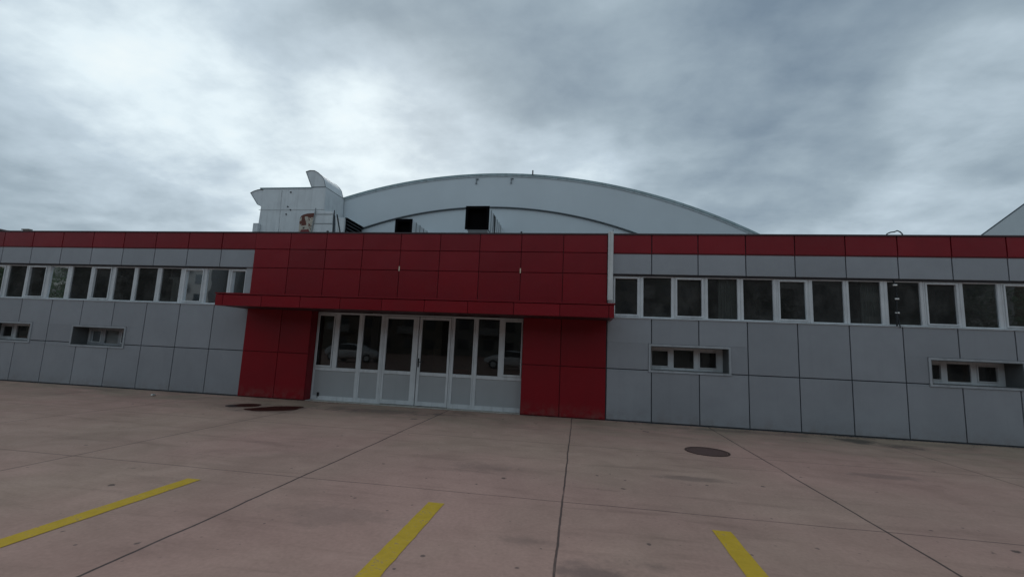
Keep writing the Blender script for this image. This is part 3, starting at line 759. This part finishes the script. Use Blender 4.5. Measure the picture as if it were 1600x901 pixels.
for a in ((-135, -94, -72, -56, 15, APT[0], 'cream apartment block farthest left across the plaza'), (-92, -58, -70, -54, 15, APT[1], 'grey apartment block second from the left across the plaza'),
          (-56, -21, -72, -57, 15.1, APT[2], 'ochre apartment block in the middle across the plaza'), (-19, 18, -70, -55, 15, APT[0], 'cream apartment block facing the entrance across the plaza'),
          (20, 55, -72, -56, 15.1, APT[1], 'grey apartment block right of the entrance across the plaza'), (57, 95, -70, -56, 15, APT[2], 'ochre apartment block farthest right across the plaza')):
    block(*a)

LEAF = simple('tree_foliage', (.035, .055, .026), .8, var=.4, vscale=1.2)
BARK = simple('tree_bark', (.08, .06, .045), .9, var=.3, vscale=6, bump=.4)
def tree(loc, h, lab):
    o = empty('plane_tree', loc, lab, 'tree', 'trees across the plaza')
    tr = MB().tube([(0, 0, 0), (.05, .03, h * .2), (0, .1, h * .45), (.1, 0, h * .8)], .24, 10, .06)
    cs = []
    for k in range(9):
        a = k * 2.4; z0 = h * (.3 + .05 * k); e = (math.cos(a) * h * .26, math.sin(a) * h * .26, z0 + h * .2)
        tr.tube([(0, 0, z0), (e[0] * .5, e[1] * .5, z0 + h * .07), e], .09, 6, .02); cs.append(e)
    cs += [(0, 0, h * .88), (.4, .2, h * .72)]
    tr.build('trunk', BARK, o)
    m = MB()
    for cx, cy, cz in cs:
        for _ in range(330):
            while True:
                q = Vector((random.uniform(-1, 1), random.uniform(-1, 1), random.uniform(-1, 1)))
                if .3 < q.length < 1: break
            c = Vector((cx, cy, cz)) + q * h * .17; s_ = random.uniform(.09, .2)
            u = Vector((random.gauss(0, 1), random.gauss(0, 1), random.gauss(0, 1))).normalized(); v = u.orthogonal().normalized()
            m.poly([tuple(c + u * s_), tuple(c + v * s_ * .6), tuple(c - u * s_), tuple(c - v * s_ * .6)])
    m.build('crown', LEAF, o)
    return o
t0 = tree((-92, -44, 0), 10, 'leafy tree farthest left in front of the blocks across the plaza')
for l, r_, lab in (((-81, -42, 0), 1.1, 'leafy tree second from the left across the plaza'), ((-70, -43, 0), 2.3, 'leafy tree third from the left across the plaza'), ((-57, -41, 0), .4, 'leafy tree fourth from the left across the plaza'),
                   ((-36, -44, 0), 3.0, 'leafy tree in front of the ochre middle block'), ((19, -45, 0), 1.9, 'leafy tree between the cream and grey blocks right of the entrance'), ((41, -44, 0), 5.0, 'leafy tree farthest right across the plaza')):
    copy_tree(t0, l, r_, lab)

# ---------------------------------------------------------------- sky, sun
w = D.worlds.new('World'); SC.world = w; w.use_nodes = True
t = NT(w.node_tree); bg = t.n['Background']
SUN_EL, SUN_AZ = math.radians(27), math.radians(-23)         # behind the building, left of centre
sky = t.new('ShaderNodeTexSky', sky_type='NISHITA'); sky.sun_disc = False
sky.sun_elevation = SUN_EL; sky.sun_rotation = SUN_AZ
d = t.vm('NORMALIZE', t.new('ShaderNodeTexCoord').outputs['Generated'])
dx, dy, dz = t.sep(d)
den = t.m('ADD', t.m('MAXIMUM', dz, 0.0), .26)
pu, pv = t.m('DIVIDE', dx, den), t.m('DIVIDE', dy, den)
# a cloud layer overhead, combed by a wind blowing along the plaza
n0 = t.noise(t.comb(t.m('MULTIPLY', pu, 1.0), t.m('MULTIPLY', pv, .85), 7.3), 1.0, 7, .5, .2)
n1 = t.noise(t.comb(t.m('MULTIPLY', pu, 3.4), t.m('MULTIPLY', pv, 1.7), 2.2), 1.0, 8, .52, .15)
n2 = t.noise(t.comb(t.m('MULTIPLY', pu, 3.6), t.m('MULTIPLY', pv, 4.6), 5.6), 1.0, 8, .54, .12)
n3 = t.noise(t.comb(pu, pv, 1.3), 8.0, 5, .55, .1)
def lobe(v, r0, r1):
    L = math.sqrt(sum(q * q for q in v)); v = tuple(q / L for q in v)
    return t.rng(t.vm('DOT_PRODUCT', d, v), math.cos(math.radians(r1)), math.cos(math.radians(r0)))
terms = [(lobe((-.50, .80, .38), 4, 44), .27), (lobe((-.352, .822, .448), 0, 15), .20), (lobe((-.62, .69, .37), 2, 20), .16), (lobe((-.82, .54, .12), 0, 20), -.11),
         (lobe((-.22, .80, .57), 0, 19), -.25), (lobe((-.50, .66, .56), 0, 13), -.12), (lobe((.564, .721, .403), 0, 8), .20), (lobe((.437, .844, .311), 0, 13), .07),
         (lobe((.40, .72, .57), 0, 26), -.12), (lobe((-.05, .93, .36), 0, 10), .08), (lobe((0, -.9, .45), 10, 75), .16)]
v = t.m('ADD', .385, 0.0)
for l_, a_ in terms: v = t.m('ADD', v, t.m('MULTIPLY', l_, a_))
v = t.m('ADD', v, t.m('MULTIPLY', t.m('SUBTRACT', n0, .5), .52))
v = t.m('ADD', v, t.m('MULTIPLY', t.m('SUBTRACT', n1, .5), .24))
v = t.m('ADD', v, t.m('MULTIPLY', t.m('SUBTRACT', n2, .5), .62))
v = t.m('ADD', v, t.m('MULTIPLY', t.m('SUBTRACT', n3, .5), .12))
cr = t.new('ShaderNodeValToRGB'); t.put(cr.inputs[0], v)
e = cr.color_ramp.elements
e[0].position = .12; e[0].color = (.185, .25, .32, 1)
e[1].position = 1.0; e[1].color = (.93, 1.0, 1.0, 1)
for p_, c_ in ((.40, (.34, .425, .49, 1)), (.62, (.53, .635, .715, 1)), (.80, (.79, .905, .96, 1))):
    q = e.new(p_); q.color = c_
cloud = t.scale(cr.outputs[0], 10.0)
t.put(bg.inputs['Color'], t.mix(.96, sky.outputs[0], cloud)); bg.inputs['Strength'].default_value = .1
sun = D.lights.new('sun', 'SUN'); sun.energy = .5; sun.angle = math.radians(22); sun.color = (1, .96, .9)
so = D.objects.new('sun', sun); COL.objects.link(so)
sd = Vector((math.cos(SUN_EL) * math.sin(SUN_AZ), math.cos(SUN_EL) * math.cos(SUN_AZ), math.sin(SUN_EL)))
so.rotation_euler = sd.to_track_quat('Z', 'Y').to_euler(); so.location = sd * 60

# ---------------------------------------------------------------- camera
f_, pi_, ro_, ya_ = 704.29, .132067, .043709, -.1526
F = Vector((math.sin(ya_) * math.cos(pi_), math.cos(ya_) * math.cos(pi_), math.sin(pi_)))
Rt = Vector((math.cos(ya_), -math.sin(ya_), 0)); Up = Rt.cross(F)
R2 = math.cos(ro_) * Rt + math.sin(ro_) * Up; U2 = -math.sin(ro_) * Rt + math.cos(ro_) * Up
cd = D.cameras.new('camera'); co = D.objects.new('camera', cd); COL.objects.link(co)
co.matrix_world = Matrix(((R2.x, U2.x, -F.x, 0), (R2.y, U2.y, -F.y, -10.9098), (R2.z, U2.z, -F.z, 1.55), (0, 0, 0, 1)))
cd.sensor_width = 36; cd.lens = f_ / 1600 * 36; cd.clip_end = 2000; cd.clip_start = .05
SC.camera = co
SC.render.engine = 'CYCLES'
SC.view_settings.view_transform = 'Standard'; SC.view_settings.look = 'None'
SC.view_settings.exposure = 0; SC.view_settings.gamma = 1; SC.view_settings.use_curve_mapping = False
SC.render.resolution_x, SC.render.resolution_y = 1024, 576
